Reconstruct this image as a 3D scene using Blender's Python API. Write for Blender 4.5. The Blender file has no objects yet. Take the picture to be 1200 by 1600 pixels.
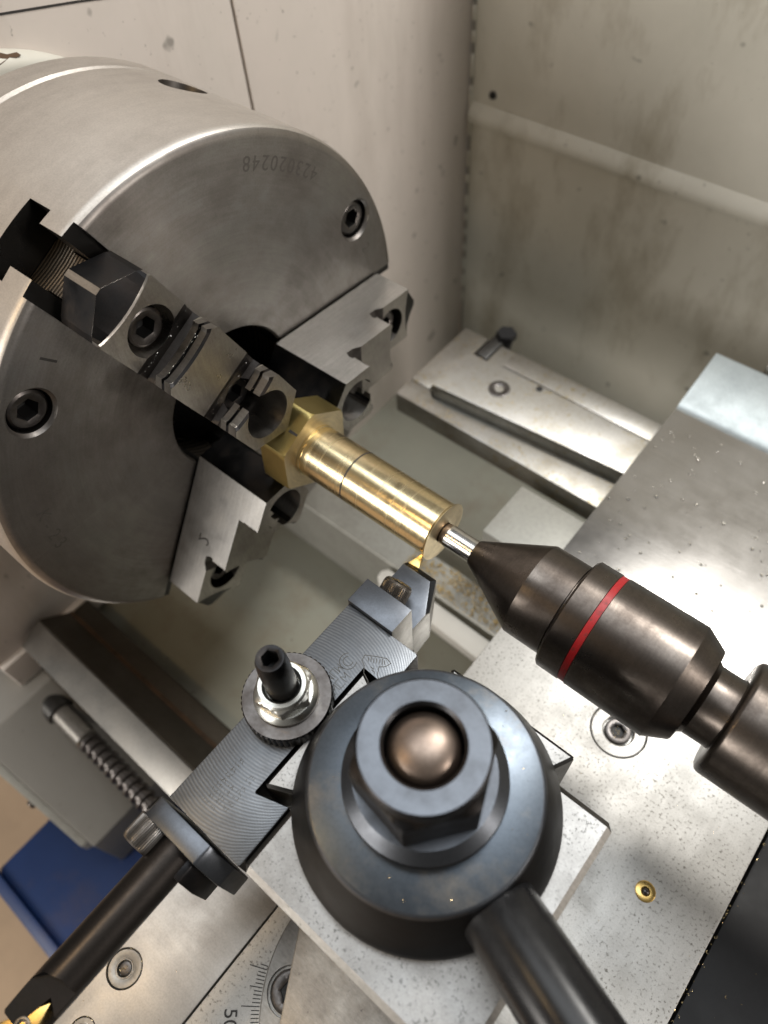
import bpy, bmesh, math, random
from mathutils import Vector, Matrix
random.seed(7)
S = 0.001                       # the scene is written in millimetres
PI = math.pi
scn = bpy.context.scene
COL = scn.collection

# ------------------------------------------------------------------ camera
R = [[0.7675312, 0.6387041, -0.0543403], [0.5052440, -0.6549598, -0.5619218], [-0.3944925, 0.4038374, -0.8254036]]
cam_d = bpy.data.cameras.new('camera'); cam = bpy.data.objects.new('camera', cam_d); COL.objects.link(cam)
m3 = Matrix((R[0], [-v for v in R[1]], [-v for v in R[2]])).transposed()
cam.matrix_world = Matrix.Translation((0.1846286, -0.1099866, 0.2123815)) @ m3.to_4x4()
cam_d.sensor_fit = 'VERTICAL'; cam_d.sensor_height = 36.0; cam_d.sensor_width = 27.0
cam_d.lens = 1140.0 / 1600 * 36
cam_d.clip_start = 0.01; cam_d.clip_end = 20
cam_d.dof.use_dof = True; cam_d.dof.focus_distance = 0.222; cam_d.dof.aperture_fstop = 10.0
scn.camera = cam

# ------------------------------------------------------------------ light
w = bpy.data.worlds.new('World'); scn.world = w; w.use_nodes = True
bg = w.node_tree.nodes['Background']; bg.inputs[0].default_value = (1.0, 0.95, 0.88, 1); bg.inputs[1].default_value = 0.13
def area(name, loc, target, power, size, color, shape='DISK', size_y=None):
    d = bpy.data.lights.new(name, 'AREA'); d.energy = power; d.shape = shape; d.size = size; d.color = color
    if size_y: d.size_y = size_y
    o = bpy.data.objects.new(name, d); COL.objects.link(o); o.location = loc
    o.rotation_euler = (Vector(target) - Vector(loc)).to_track_quat('-Z', 'Y').to_euler(); return o
area('machine_lamp', (0.20, 0.46, 0.76), (0.15, -0.02, 0.0), 4.4, 0.16, (1.0, 0.97, 0.92))
area('ceiling_lamp', (-0.05, 0.28, 1.9), (0.10, 0.0, 0.0), 17.0, 1.7, (0.93, 0.97, 1.0), 'RECTANGLE', 0.8)
area('workshop_lamp', (2.2, 0.426, 0.85), (-0.1, 0.1, 0.05), 22.0, 0.18, (1.0, 0.93, 0.86), 'RECTANGLE', 0.9)
area('front_window', (-0.35, -1.7, 0.55), (0.05, 0.0, 0.0), 23.0, 0.9, (1.0, 0.945, 0.88), 'RECTANGLE', 0.6)
area('warm_glow_fill', (-0.02, -0.26, 0.34), (-0.09, -0.05, 0.14), 0.2, 0.05, (1.0, 0.68, 0.34))  # added unseen warm light, for the golden glow on the chuck barrel
scn.view_settings.view_transform = 'Standard'; scn.view_settings.look = 'None'
scn.view_settings.exposure = 0.0; scn.view_settings.gamma = 1.0
scn.render.engine = 'CYCLES'
scn.cycles.max_bounces = 7; scn.cycles.glossy_bounces = 4; scn.cycles.diffuse_bounces = 3; scn.cycles.transmission_bounces = 3
scn.cycles.caustics_reflective = False; scn.cycles.caustics_refractive = False

# ------------------------------------------------------------------ materials
def nodes(name):
    m = bpy.data.materials.new(name); m.use_nodes = True
    nt = m.node_tree; return m, nt, nt.nodes['Principled BSDF']
def N(nt, t, **kw):
    n = nt.nodes.new(t)
    for k, v in kw.items(): setattr(n, k, v)
    return n
def coords(nt, scale=(1, 1, 1), rot=(0, 0, 0), loc=(0, 0, 0)):
    tc = N(nt, 'ShaderNodeTexCoord'); mp = N(nt, 'ShaderNodeMapping')
    mp.inputs['Scale'].default_value = scale; mp.inputs['Rotation'].default_value = rot; mp.inputs['Location'].default_value = loc
    nt.links.new(tc.outputs['Object'], mp.inputs['Vector']); return mp.outputs['Vector']
def noise(nt, vec, scale, detail=4, rough=0.6):
    n = N(nt, 'ShaderNodeTexNoise'); n.inputs['Scale'].default_value = scale
    n.inputs['Detail'].default_value = detail; n.inputs['Roughness'].default_value = rough
    nt.links.new(vec, n.inputs['Vector']); return n.outputs['Fac']
def ramp(nt, fac, stops):
    r = N(nt, 'ShaderNodeValToRGB'); e = r.color_ramp.elements
    while len(e) > 1: e.remove(e[-1])
    e[0].position = stops[0][0]; e[0].color = col(stops[0][1])
    for p, c in stops[1:]:
        k = e.new(p); k.color = col(c)
    nt.links.new(fac, r.inputs['Fac']); return r.outputs['Color']
def col(c):
    if isinstance(c, (int, float)): return (c, c, c, 1)
    return tuple(c) + (1,) if len(c) == 3 else tuple(c)
def mix(nt, a, b, fac, mode='MIX'):
    m = N(nt, 'ShaderNodeMix'); m.data_type = 'RGBA'; m.blend_type = mode
    for s, v in ((m.inputs[6], a), (m.inputs[7], b)):
        if isinstance(v, (tuple, list)): s.default_value = col(v)
        else: nt.links.new(v, s)
    if isinstance(fac, (int, float)): m.inputs[0].default_value = fac
    else: nt.links.new(fac, m.inputs[0])
    return m.outputs[2]
def rng(nt, fac, a, b, c, d):
    r = N(nt, 'ShaderNodeMapRange'); r.inputs[1].default_value = a; r.inputs[2].default_value = b
    r.inputs[3].default_value = c; r.inputs[4].default_value = d; nt.links.new(fac, r.inputs[0]); return r.outputs[0]
def bump(nt, p, h, strength, dist=0.0002, prev=None):
    b = N(nt, 'ShaderNodeBump'); b.inputs['Strength'].default_value = strength; b.inputs['Distance'].default_value = dist
    nt.links.new(h, b.inputs['Height'])
    if prev is not None: nt.links.new(prev, b.inputs['Normal'])
    if p is not None: nt.links.new(b.outputs[0], p.inputs['Normal'])
    return b.outputs[0]
M = {}
def metal(key, base, rough, metallic=1.0, stain=None, stain_scale=40, stain_lo=.45, stain_hi=.75, brush=None, brush_amt=.25,
          bump_s=.08, grain=900, rvar=.15, pits=None, pit_scale=600, pit_lo=.66):
    m, nt, p = nodes(key); L = nt.links
    p.inputs['Metallic'].default_value = metallic
    v = coords(nt)
    n1 = noise(nt, v, stain_scale, 5, .65); n2 = noise(nt, v, grain, 3, .6)
    c = base
    if stain: c = mix(nt, base, stain, rng(nt, n1, stain_lo, stain_hi, 0, 1))
    c = mix(nt, c, mix(nt, c, (0, 0, 0), .35), rng(nt, n2, .4, .8, 0, .5))
    rr = rng(nt, n1, .3, .7, rough - rvar * .5, rough + rvar * .5)
    nb = None
    if brush:
        vb = coords(nt, brush[0], brush[1] if len(brush) > 1 else (0, 0, 0)); nbr = noise(nt, vb, 1.0, 3, .7)
        c = mix(nt, c, mix(nt, c, (0, 0, 0), brush_amt), rng(nt, nbr, .3, .7, 1, 0))
        nb = bump(nt, None, nbr, min(1, brush_amt * 1.2), .0001)
    if pits:
        npt = noise(nt, v, pit_scale, 3, .5)
        big = noise(nt, v, pit_scale * .06, 3, .6)
        k = mix(nt, (0, 0, 0), rng(nt, npt, pit_lo, pit_lo + .12, 0, 1), rng(nt, big, .38, .62, .35, 1.0)); c = mix(nt, c, pits, k)
        nb = bump(nt, None, npt, .12, .0002, nb)
    if isinstance(c, (tuple, list)): p.inputs['Base Color'].default_value = col(c)
    else: L.new(c, p.inputs['Base Color'])
    L.new(rr, p.inputs['Roughness'])
    bump(nt, p, n2, bump_s, .0001, nb)
    M[key] = m; return m, nt, p
metal('chuck_steel', (.41, .39, .37), .41, stain=(.22, .20, .185), stain_scale=24, stain_lo=.38, stain_hi=.68, grain=1500, bump_s=.15)
metal('chuck_barrel', (.64, .605, .56), .48, stain=(.46, .42, .38), stain_scale=22, brush=((300, 40, 40),), brush_amt=.10, grain=1600, bump_s=.4)
metal('bright_steel', (.58, .57, .55), .36, stain=(.40, .385, .36), stain_scale=60, brush=((1400, 90, 90), (.0, .4, .5)), brush_amt=.22, grain=1500)
metal('jaw_steel', (.46, .435, .40), .33, stain=(.30, .275, .25), stain_scale=70, brush=((120, 900, 120), (.5, .2, .3)), brush_amt=.22, grain=1500)
metal('dark_steel', (.10, .098, .095), .38, stain=(.05, .048, .045), stain_scale=80, grain=1500)
metal('master_jaw', (.30, .26, .21), .36, grain=1200)
metal('black_oxide', (.125, .135, .152), .36, stain=(.085, .09, .10), stain_scale=60, grain=1600, bump_s=.06)
metal('black_oxide_dark', (.036, .036, .038), .42, stain=(.055, .045, .038), stain_scale=70, grain=1600, rvar=.26)
metal('brown_black', (.075, .066, .060), .36, stain=(.04, .036, .034), stain_scale=60, grain=1500)
metal('disc_side', (.020, .020, .021), .46, stain=(.03, .026, .024), stain_scale=60, grain=1500)
metal('handle_black', (.011, .011, .012), .30, metallic=0, grain=900, stain=(.03, .03, .03))
M['handle_black'].node_tree.nodes['Principled BSDF'].inputs['Specular IOR Level'].default_value = .35
metal('disc_blue', (.115, .135, .16), .37, stain=(.21, .195, .175), stain_scale=70, stain_lo=.52, stain_hi=.80, grain=1500, bump_s=.05)
metal('zinc', (.72, .72, .68), .30, stain=(.5, .5, .46), stain_scale=150, grain=1200)
metal('dome_steel', (.33, .26, .215), .40, stain=(.22, .17, .14), stain_scale=120, grain=900)
metal('brown_steel', (.155, .134, .118), .33, stain=(.085, .071, .062), stain_scale=60, stain_lo=.42, stain_hi=.66, brush=((900, 60, 60),), brush_amt=.14, grain=1400, bump_s=.06, rvar=.22)
metal('polished', (.74, .73, .71), .22, stain=(.6, .58, .55), stain_scale=80, brush=((900, 60, 60),), brush_amt=.15, grain=1500)
metal('red_paint', (.44, .016, .02), .45, metallic=0, stain=(.16, .03, .025), stain_scale=420, stain_lo=.55, stain_hi=.72, grain=1200)
metal('slide_white', (.60, .59, .565), .50, stain=(.50, .49, .465), stain_scale=50, grain=2200, bump_s=.16, pits=(.21, .20, .18), pit_scale=950, pit_lo=.56, brush=((350, 40, 40),), brush_amt=.10)
metal('post_white', (.42, .416, .408), .50, stain=(.34, .336, .328), stain_scale=60, grain=1800, pits=(.15, .15, .145), pit_scale=1300, pit_lo=.57)
metal('saddle_steel', (.56, .535, .50), .44, stain=(.44, .41, .38), stain_scale=35, grain=1500, pits=(.36, .34, .31), pit_scale=420, pit_lo=.68, brush=((30, 400, 30),), brush_amt=.10)
metal('compound_steel', (.36, .345, .32), .42, stain=(.26, .24, .22), stain_scale=50, brush=((300, 1200, 100), (0, 0, .5)), brush_amt=.18, pits=(.05, .05, .05), pit_scale=620, pit_lo=.655)
metal('stainless', (.41, .40, .385), .20, stain=(.34, .33, .315), stain_scale=18, brush=((40, 700, 300),), brush_amt=.10, grain=1500, bump_s=.05, rvar=.1)
metal('pale_sheet', (.40, .445, .46), .50, metallic=.6, stain=(.33, .37, .385), stain_scale=55, grain=900)
metal('taper_steel', (.46, .45, .43), .40, stain=(.30, .28, .24), stain_scale=30, stain_lo=.38, stain_hi=.66, grain=800, pits=(.30, .25, .15), pit_scale=420, pit_lo=.58)
metal('cast_grey', (.36, .355, .32), .5, metallic=.3, stain=(.26, .25, .22), stain_scale=25, grain=500)
metal('way_light', (.36, .35, .33), .35, stain=(.33, .31, .28), stain_scale=25, grain=800)
metal('way_oil_shade', (.085, .075, .06), .40, metallic=.6, stain=(.05, .04, .03), stain_scale=30, grain=600)
metal('rust', (.10, .056, .028), .8, metallic=.0, stain=(.035, .024, .015), stain_scale=120, grain=500, bump_s=.5)
metal('rubber_black', (.016, .016, .017), .48, metallic=0, stain=(.016, .016, .017), stain_scale=30, grain=700, bump_s=.1)
M['rubber_black'].node_tree.nodes['Principled BSDF'].inputs['Specular IOR Level'].default_value = .22
metal('gold_insert', (.78, .55, .20), .30, stain=(.62, .40, .12), stain_scale=200)
metal('chip_brass', (.86, .70, .40), .22)
metal('swarf_gold', (.60, .43, .16), .45, metallic=.5)
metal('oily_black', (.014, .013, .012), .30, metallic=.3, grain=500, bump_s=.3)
metal('hole_black', (.012, .012, .012), .5, metallic=0)
metal('ink', (.03, .027, .025), .6, metallic=0)
metal('engrave', (.10, .095, .085), .6, metallic=.2, grain=800)
metal('stamp', (.16, .148, .136), .5, metallic=.9)
metal('screw_dark', (.14, .13, .125), .36, stain=(.07, .06, .055), stain_scale=120, grain=900)
metal('knurl_steel', (.20, .185, .17), .32, stain=(.12, .11, .10), stain_scale=150)

def paint(key, base, stain, rough=.5, dirt=(.2, .18, .13), dirt_amt=.5, spots=.7, streak=(14, 14, 3)):
    m, nt, p = nodes(key); L = nt.links
    v = coords(nt); n1 = noise(nt, v, 9, 5, .65); n2 = noise(nt, v, 260, 4, .6)
    n3 = noise(nt, coords(nt, streak), 1.6, 5, .7); n4 = noise(nt, v, 75, 2, .5)
    c = mix(nt, base, stain, rng(nt, n1, .35, .7, 0, 1))
    c = mix(nt, c, dirt, rng(nt, n3, .50, .80, 0, dirt_amt))
    c = mix(nt, c, (.05, .05, .04), rng(nt, n4, spots, spots + .06, 0, .55))
    c = mix(nt, c, (.10, .09, .07), rng(nt, noise(nt, v, 330, 2, .5), .70, .78, 0, .6))
    L.new(c, p.inputs['Base Color']); p.inputs['Roughness'].default_value = rough
    bump(nt, p, n2, .25, .0003); M[key] = m
paint('wall_paint', (.74, .725, .65), (.62, .61, .54), .5, (.24, .20, .12), .8, .69, streak=(13, 13, 5))
paint('head_paint', (.70, .635, .585), (.63, .58, .53), .5, (.36, .31, .27), .40, .68)
paint('pan_paint', (.37, .365, .30), (.30, .30, .25), .42, (.20, .13, .07), .5, .75)
paint('gear_paint', (.30, .285, .26), (.26, .25, .225), .45, (.2, .18, .15), .3, .8)
paint('ring_paint', (.66, .65, .58), (.58, .56, .5), .4, (.3, .27, .2), .2, .9)
paint('blue_paint', (.005, .021, .085), (.008, .03, .115), .42, (.07, .05, .05), .5, .9)
paint('floor_tan', (.44, .31, .20), (.38, .265, .17), .7, (.28, .2, .13), .4, .9)
paint('rag_white', (.62, .6, .55), (.5, .48, .44), .8, (.4, .36, .3), .3, .9)

def brass(key, base, rough, turned=True):
    m, nt, p = nodes(key); L = nt.links; p.inputs['Metallic'].default_value = 1
    v = coords(nt)
    n1 = noise(nt, v, 60, 4, .6)
    if turned:
        n2 = noise(nt, coords(nt, (1500, 12, 12)), 1, 3, .8)
        n3 = noise(nt, coords(nt, (420, 12, 12)), 1, 3, .7)
    else:
        n2 = noise(nt, coords(nt, (60, 900, 900)), 1, 3, .7); n3 = n1
    c = mix(nt, base, tuple(x * .72 for x in base), rng(nt, n3, .35, .75, 0, .8))
    L.new(c, p.inputs['Base Color']); L.new(rng(nt, n3, .3, .7, rough - .05, rough + .08), p.inputs['Roughness'])
    bump(nt, p, n2, .30 if turned else .06, .00005); M[key] = m
brass('brass_bar', (.92, .77, .47), .22)
brass('brass_hex', (.60, .48, .19), .34, False)
brass('brass_face', (.88, .74, .48), .36, False)

def turned(key, amt, fr, fa):
    m = M[key]; nt = m.node_tree; p = nt.nodes['Principled BSDF']; L = nt.links
    tc = N(nt, 'ShaderNodeTexCoord'); sx = N(nt, 'ShaderNodeSeparateXYZ'); L.new(tc.outputs['Object'], sx.inputs[0])
    def mm(op, a, b=None):
        n = N(nt, 'ShaderNodeMath', operation=op)
        for i, v in enumerate((a, b)):
            if v is None: continue
            if isinstance(v, (int, float)): n.inputs[i].default_value = v
            else: L.new(v, n.inputs[i])
        return n.outputs[0]
    y, z = sx.outputs[1], sx.outputs[2]
    r = mm('SQRT', mm('ADD', mm('MULTIPLY', y, y), mm('MULTIPLY', z, z))); a = mm('ARCTAN2', z, y)
    cb = N(nt, 'ShaderNodeCombineXYZ'); L.new(mm('MULTIPLY', r, fr), cb.inputs[0]); L.new(mm('MULTIPLY', a, fa), cb.inputs[1]); L.new(mm('MULTIPLY', sx.outputs[0], 60), cb.inputs[2])
    n1 = noise(nt, cb.outputs[0], 1.0, 4, .7)
    cb2 = N(nt, 'ShaderNodeCombineXYZ'); L.new(mm('MULTIPLY', r, fr * .05), cb2.inputs[0]); L.new(mm('MULTIPLY', a, fa * .8), cb2.inputs[1])
    n2 = noise(nt, cb2.outputs[0], 1.0, 4, .65)
    old = p.inputs['Base Color'].links[0].from_socket
    c = mix(nt, old, mix(nt, old, (0, 0, 0), amt), rng(nt, n1, .35, .68, 0, 1))
    c = mix(nt, c, mix(nt, c, (.05, .035, .025), .45), rng(nt, n2, .45, .75, 0, 1))
    L.new(c, p.inputs['Base Color'])
    ob = p.inputs['Normal'].links[0].from_socket
    bump(nt, p, n1, .10, .0001, ob)
    rl = p.inputs['Roughness'].links[0].from_socket
    L.new(mm('ADD', rl, rng(nt, n2, .4, .7, -.04, .09)), p.inputs['Roughness'])
turned('chuck_steel', .13, 1300, 2.2)
turned('brass_face', .14, 1800, .6)
# tool holder top: fly-cut arcs; rings round a far centre, in the holder's own coordinates
def mth(nt, op, a, b=None):
    n = N(nt, 'ShaderNodeMath', operation=op)
    for i, v in enumerate((a, b)):
        if v is None: continue
        if isinstance(v, (int, float)): n.inputs[i].default_value = v
        else: nt.links.new(v, n.inputs[i])
    return n.outputs[0]
def flycut():
    """face-mill marks: the same arc stepped along the block, leading marks at one end and trailing at the other"""
    m, nt, p = nodes('flycut_black'); L = nt.links; p.inputs['Metallic'].default_value = 1
    v = coords(nt, (1000, 1000, 1000)); sx = N(nt, 'ShaderNodeSeparateXYZ'); L.new(v, sx.inputs[0]); X, Y = sx.outputs[0], sx.outputs[1]
    vo = coords(nt); nw = noise(nt, vo, 300, 3)
    dx = mth(nt, 'ADD', X, 5.0); sq = mth(nt, 'SQRT', mth(nt, 'MAXIMUM', mth(nt, 'SUBTRACT', 26.0 * 26.0, mth(nt, 'MULTIPLY', dx, dx)), 0.0))
    wob_ = mth(nt, 'MULTIPLY', nw, .5); k = 2 * PI / 0.95
    h1 = mth(nt, 'SINE', mth(nt, 'MULTIPLY', mth(nt, 'ADD', mth(nt, 'ADD', Y, sq), wob_), k))
    h2 = mth(nt, 'SINE', mth(nt, 'MULTIPLY', mth(nt, 'ADD', mth(nt, 'SUBTRACT', Y, sq), wob_), k))
    f = rng(nt, Y, -18, 22, .12, .88)
    h = mth(nt, 'ADD', mth(nt, 'MULTIPLY', h1, mth(nt, 'SUBTRACT', 1.0, f)), mth(nt, 'MULTIPLY', h2, f))
    hh = rng(nt, h, -1, 1, 0, 1)
    n1 = noise(nt, vo, 60, 4); n2 = noise(nt, vo, 1600, 3)
    amp = rng(nt, noise(nt, vo, 110, 4), .35, .7, .35, 1.0)
    c = mix(nt, (.135, .145, .158), mix(nt, (.135, .145, .158), (.25, .265, .283), amp), hh)
    c = mix(nt, c, (.11, .11, .115), rng(nt, n1, .45, .75, 0, .6))
    L.new(c, p.inputs['Base Color']); L.new(rng(nt, n1, .3, .7, .36, .48), p.inputs['Roughness'])
    b = bump(nt, None, hh, .25, .00006); bump(nt, p, n2, .08, .0001, b); M['flycut'] = m
flycut()
# curved tool marks on the end of the master jaws
def jawmarks():
    m = M['master_jaw']; nt = m.node_tree; p = nt.nodes['Principled BSDF']; L = nt.links
    wv = N(nt, 'ShaderNodeTexWave', wave_type='RINGS', rings_direction='SPHERICAL'); wv.inputs['Scale'].default_value = 230
    wv.inputs['Distortion'].default_value = 1.2; wv.inputs['Detail'].default_value = 2
    L.new(coords(nt, (1, 1, 1), loc=(.045, 0, 0)), wv.inputs['Vector'])
    c = mix(nt, (.10, .085, .07), (.40, .34, .27), wv.outputs['Color']); L.new(c, p.inputs['Base Color'])
    bump(nt, p, wv.outputs['Color'], .5, .00015)
jawmarks()

# ------------------------------------------------------------------ mesh helpers
class G:
    def __init__(s): s.v = []; s.f = []
    def add(s, vs, fs):
        o = len(s.v); s.v += [tuple(x) for x in vs]; s.f += [tuple(i + o for i in f) for f in fs]; return s
    def loft(s, loops, c0=True, c1=True):
        n = len(loops[0]); vs = [p for l in loops for p in l]; fs = []
        for k in range(len(loops) - 1):
            for i in range(n):
                j = (i + 1) % n; fs.append((k * n + i, k * n + j, (k + 1) * n + j, (k + 1) * n + i))
        if c0: fs.append(tuple(range(n - 1, -1, -1)))
        if c1: fs.append(tuple((len(loops) - 1) * n + i for i in range(n)))
        return s.add(vs, fs)
    def box(s, x0, x1, y0, y1, z0, z1):
        return s.prism([(x0, y0), (x1, y0), (x1, y1), (x0, y1)], z0, z1)
    def prism(s, poly, z0, z1):
        return s.loft([[(x, y, z0) for x, y in poly], [(x, y, z1) for x, y in poly]])
    def frame_prism(s, poly, o, u, v, wdir, t0, t1):
        f = lambda a, b, t: tuple(o[i] + u[i] * a + v[i] * b + wdir[i] * t for i in range(3))
        return s.loft([[f(a, b, t0) for a, b in poly], [f(a, b, t1) for a, b in poly]])
    def lathe(s, prof, o=(0, 0, 0), ax=(1, 0, 0), n=64, c0=True, c1=True, rf=None):
        a = Vector(ax).normalized(); t = Vector((0, 0, 1)) if abs(a.z) < .9 else Vector((1, 0, 0))
        u = a.cross(t).normalized(); v = a.cross(u).normalized(); o = Vector(o); loops = []
        for h, r in prof:
            lp = []
            for i in range(n):
                th = 2 * PI * i / n; rr = r if rf is None else rf(h, r, th, i)
                lp.append(tuple(o + a * h + (u * math.cos(th) + v * math.sin(th)) * rr))
            loops.append(lp)
        return s.loft(loops, c0, c1)
ORG = {}
def empty(name, loc, label, cat, group=None):
    o = bpy.data.objects.new(name, None); COL.objects.link(o); o.location = Vector(loc) * S
    o.empty_display_size = .01; ORG[o.name] = Vector(loc); tag(o, label, cat, group); return o
def tag(o, label=None, cat=None, group=None, kind=None):
    if label: o['label'] = label
    if cat: o['category'] = cat
    if group: o['group'] = group
    if kind: o['kind'] = kind
    return o
def make(name, g, mat, parent=None, bevel=0, seg=2, ang=32, org=None, bang=28, bmat=None):
    bm = bmesh.new()
    if org is None:
        if parent is not None: org = ORG[parent.name]
        else:
            xs, ys, zs = zip(*g.v); org = Vector(((min(xs) + max(xs)) / 2, (min(ys) + max(ys)) / 2, min(zs)))
    org = Vector(org)
    vs = [bm.verts.new((Vector(p) - org) * S) for p in g.v]
    for f in g.f:
        try: bm.faces.new([vs[i] for i in f])
        except ValueError: pass
    bmesh.ops.remove_doubles(bm, verts=bm.verts, dist=1e-7)
    bmesh.ops.recalc_face_normals(bm, faces=bm.faces)
    if bevel:
        es = [e for e in bm.edges if len(e.link_faces) == 2 and e.calc_face_angle(0) > math.radians(bang)]
        bmesh.ops.bevel(bm, geom=es, offset=bevel * S, segments=seg, profile=.6, affect='EDGES', clamp_overlap=True, material=1 if bmat else -1)
    me = bpy.data.meshes.new(name); bm.to_mesh(me); bm.free()
    me.polygons.foreach_set('use_smooth', [True] * len(me.polygons)); me.set_sharp_from_angle(angle=math.radians(ang))
    me.materials.append(M[mat] if isinstance(mat, str) else mat)
    if bmat: me.materials.append(M[bmat])
    o = bpy.data.objects.new(name, me); COL.objects.link(o); ORG[o.name] = org
    if parent is not None: o.parent = parent; o.location = (org - ORG[parent.name]) * S
    else: o.location = org * S
    return o
def cut(o, gs, bevel=0, sharp=30):
    """boolean difference; the cutters are temporary"""
    org = ORG[o.name]; tmp = [make('cutter', g, 'hole_black', None, org=org) for g in gs]
    if o.parent is not None:
        for c in tmp: c.location = org * S
    for c in tmp:
        size0 = max(o.dimensions) if max(o.dimensions) > 0 else 1; n0 = len(o.data.vertices)
        ext0 = [max(v.co[k] for v in o.data.vertices) - min(v.co[k] for v in o.data.vertices) for k in range(3)]
        for solver in ('EXACT', 'MANIFOLD', 'FAST'):
            md = o.modifiers.new('b', 'BOOLEAN'); md.operation = 'DIFFERENCE'; md.solver = solver; md.object = c
            bpy.context.view_layer.update()
            dg = bpy.context.evaluated_depsgraph_get(); me = bpy.data.meshes.new_from_object(o.evaluated_get(dg))
            o.modifiers.clear()
            ok = len(me.vertices) >= n0 * .6
            if ok:
                ext1 = [max(v.co[k] for v in me.vertices) - min(v.co[k] for v in me.vertices) for k in range(3)]
                ok = all(e1 > .9 * e0 for e0, e1 in zip(ext0, ext1))
            if ok: break
            bpy.data.meshes.remove(me); me = None
        if me is not None:
            old = o.data; nm = old.name; o.data = me; bpy.data.meshes.remove(old); me.name = nm
        else: print('CUT FAILED', o.name)
    me = o.data
    for c in tmp:
        d = c.data; bpy.data.objects.remove(c); bpy.data.meshes.remove(d)
    mats = me.materials
    while len(mats) > 1: mats.pop()
    me.polygons.foreach_set('material_index', [0] * len(me.polygons))
    if bevel:
        bm = bmesh.new(); bm.from_mesh(me)
        bmesh.ops.dissolve_limit(bm, angle_limit=math.radians(1), verts=bm.verts, edges=bm.edges)
        es = [e for e in bm.edges if len(e.link_faces) == 2 and e.calc_face_angle(0) > math.radians(35)]
        bmesh.ops.bevel(bm, geom=es, offset=bevel * S, segments=1, affect='EDGES', clamp_overlap=True)
        bm.to_mesh(me); bm.free()
    me.polygons.foreach_set('use_smooth', [True] * len(me.polygons)); me.set_sharp_from_angle(angle=math.radians(sharp))
    return o
def hexr(R_, th, ph=0):
    a = ((th - ph + 1e-9) % (PI / 3)) - PI / 6; return R_ * math.cos(PI / 6) / math.cos(a)
def cap_screw(name, parent, o, ax, r, h, mat='screw_dark', knurl=False, sock=.52, depth=.55, n=48, label=None):
    """socket head: o is the seat of the head, ax points out of it"""
    g = G(); rs = r * sock
    a = Vector(ax).normalized(); t = Vector((0, 0, 1)) if abs(a.z) < .9 else Vector((1, 0, 0))
    u = a.cross(t).normalized(); v = a.cross(u).normalized(); o = Vector(o); loops = []
    if knurl: n = 176
    for hh, rr, kind in ((0, r * .96, 'c'), (h * .06, r, 'k'), (h * .82, r, 'k'), (h * .94, r * .95, 'c'), (h, r * .84, 'c'), (h, rs * 1.22, 'c'), (h - r * .06, rs, 'h'), (h * (1 - depth), rs, 'h'), (h * (1 - depth) - .2, rs * .3, 'c')):
        lp = []
        for i in range(n):
            th = 2 * PI * i / n; q = rr
            if kind == 'h': q = hexr(rr, th)
            if kind == 'k' and knurl: q = rr * (1.0 if i % 4 < 2 else .955)
            lp.append(tuple(o + a * hh + (u * math.cos(th) + v * math.sin(th)) * q))
        loops.append(lp)
    g.loft(loops); ob = make(name, g, mat, parent, ang=25)
    ob.data.materials.append(M['hole_black']); po = ORG[ob.name]  # black inside the socket: the shade of the recess put into the colour
    for p in ob.data.polygons:
        d = p.center * 1000 + po - o; t_ = d.dot(a); q = (d - a * t_).length
        if q < rs * 1.01 and t_ < h - r * .05: p.material_index = 1
    return ob
def text_part(name, s, parent, o, u, v, size, mat, depth=.06, spacing=1.0):
    """flat lettering in the plane of u (reading direction) and v (up), a hair proud of the surface"""
    cu = bpy.data.curves.new(name, 'FONT'); cu.body = s; cu.size = size; cu.align_x = 'CENTER'; cu.align_y = 'CENTER'; cu.extrude = depth; cu.space_character = spacing
    t = bpy.data.objects.new('tmp', cu); COL.objects.link(t); bpy.context.view_layer.update()
    me = bpy.data.meshes.new_from_object(t.evaluated_get(bpy.context.evaluated_depsgraph_get())); bpy.data.objects.remove(t); bpy.data.curves.remove(cu)
    u = Vector(u).normalized(); v = Vector(v).normalized(); wn = u.cross(v); o = Vector(o); po = ORG[parent.name]
    for vt in me.vertices: vt.co = (o + u * vt.co.x + v * vt.co.y + wn * vt.co.z - po) * S
    me.materials.clear(); me.materials.append(M[mat]); me.name = name
    ob = bpy.data.objects.new(name, me); COL.objects.link(ob); ob.parent = parent; ORG[ob.name] = po; return ob
def strokes(name, parent, o, u, v, lines, wd, mat, closed=False):
    """thin engraved lines given as 2-D polylines"""
    u = Vector(u).normalized(); v = Vector(v).normalized(); k = u.cross(v); o = Vector(o); g = G()
    for ln in lines:
        for (a, b), (c, d) in zip(ln[:-1], ln[1:]):
            dx, dy = c - a, d - b; L_ = math.hypot(dx, dy) or 1; ex, ey = dx / L_ * wd * .3, dy / L_ * wd * .3; nx, ny = -dy / L_ * wd / 2, dx / L_ * wd / 2
            q = [(a - ex + nx, b - ey + ny), (a - ex - nx, b - ey - ny), (c + ex - nx, d + ey - ny), (c + ex + nx, d + ey + ny)]
            g.frame_prism(q, o, u, v, k, -.02, .03)
    return make(name, g, mat, parent)

# ================================================================== the setting
def struct(name, g, mat, **k): return tag(make(name, g, mat, **k), kind='structure')
struct('floor', G().box(-1500, 1500, -1500, 900, -640, -620), 'floor_tan')

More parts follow.
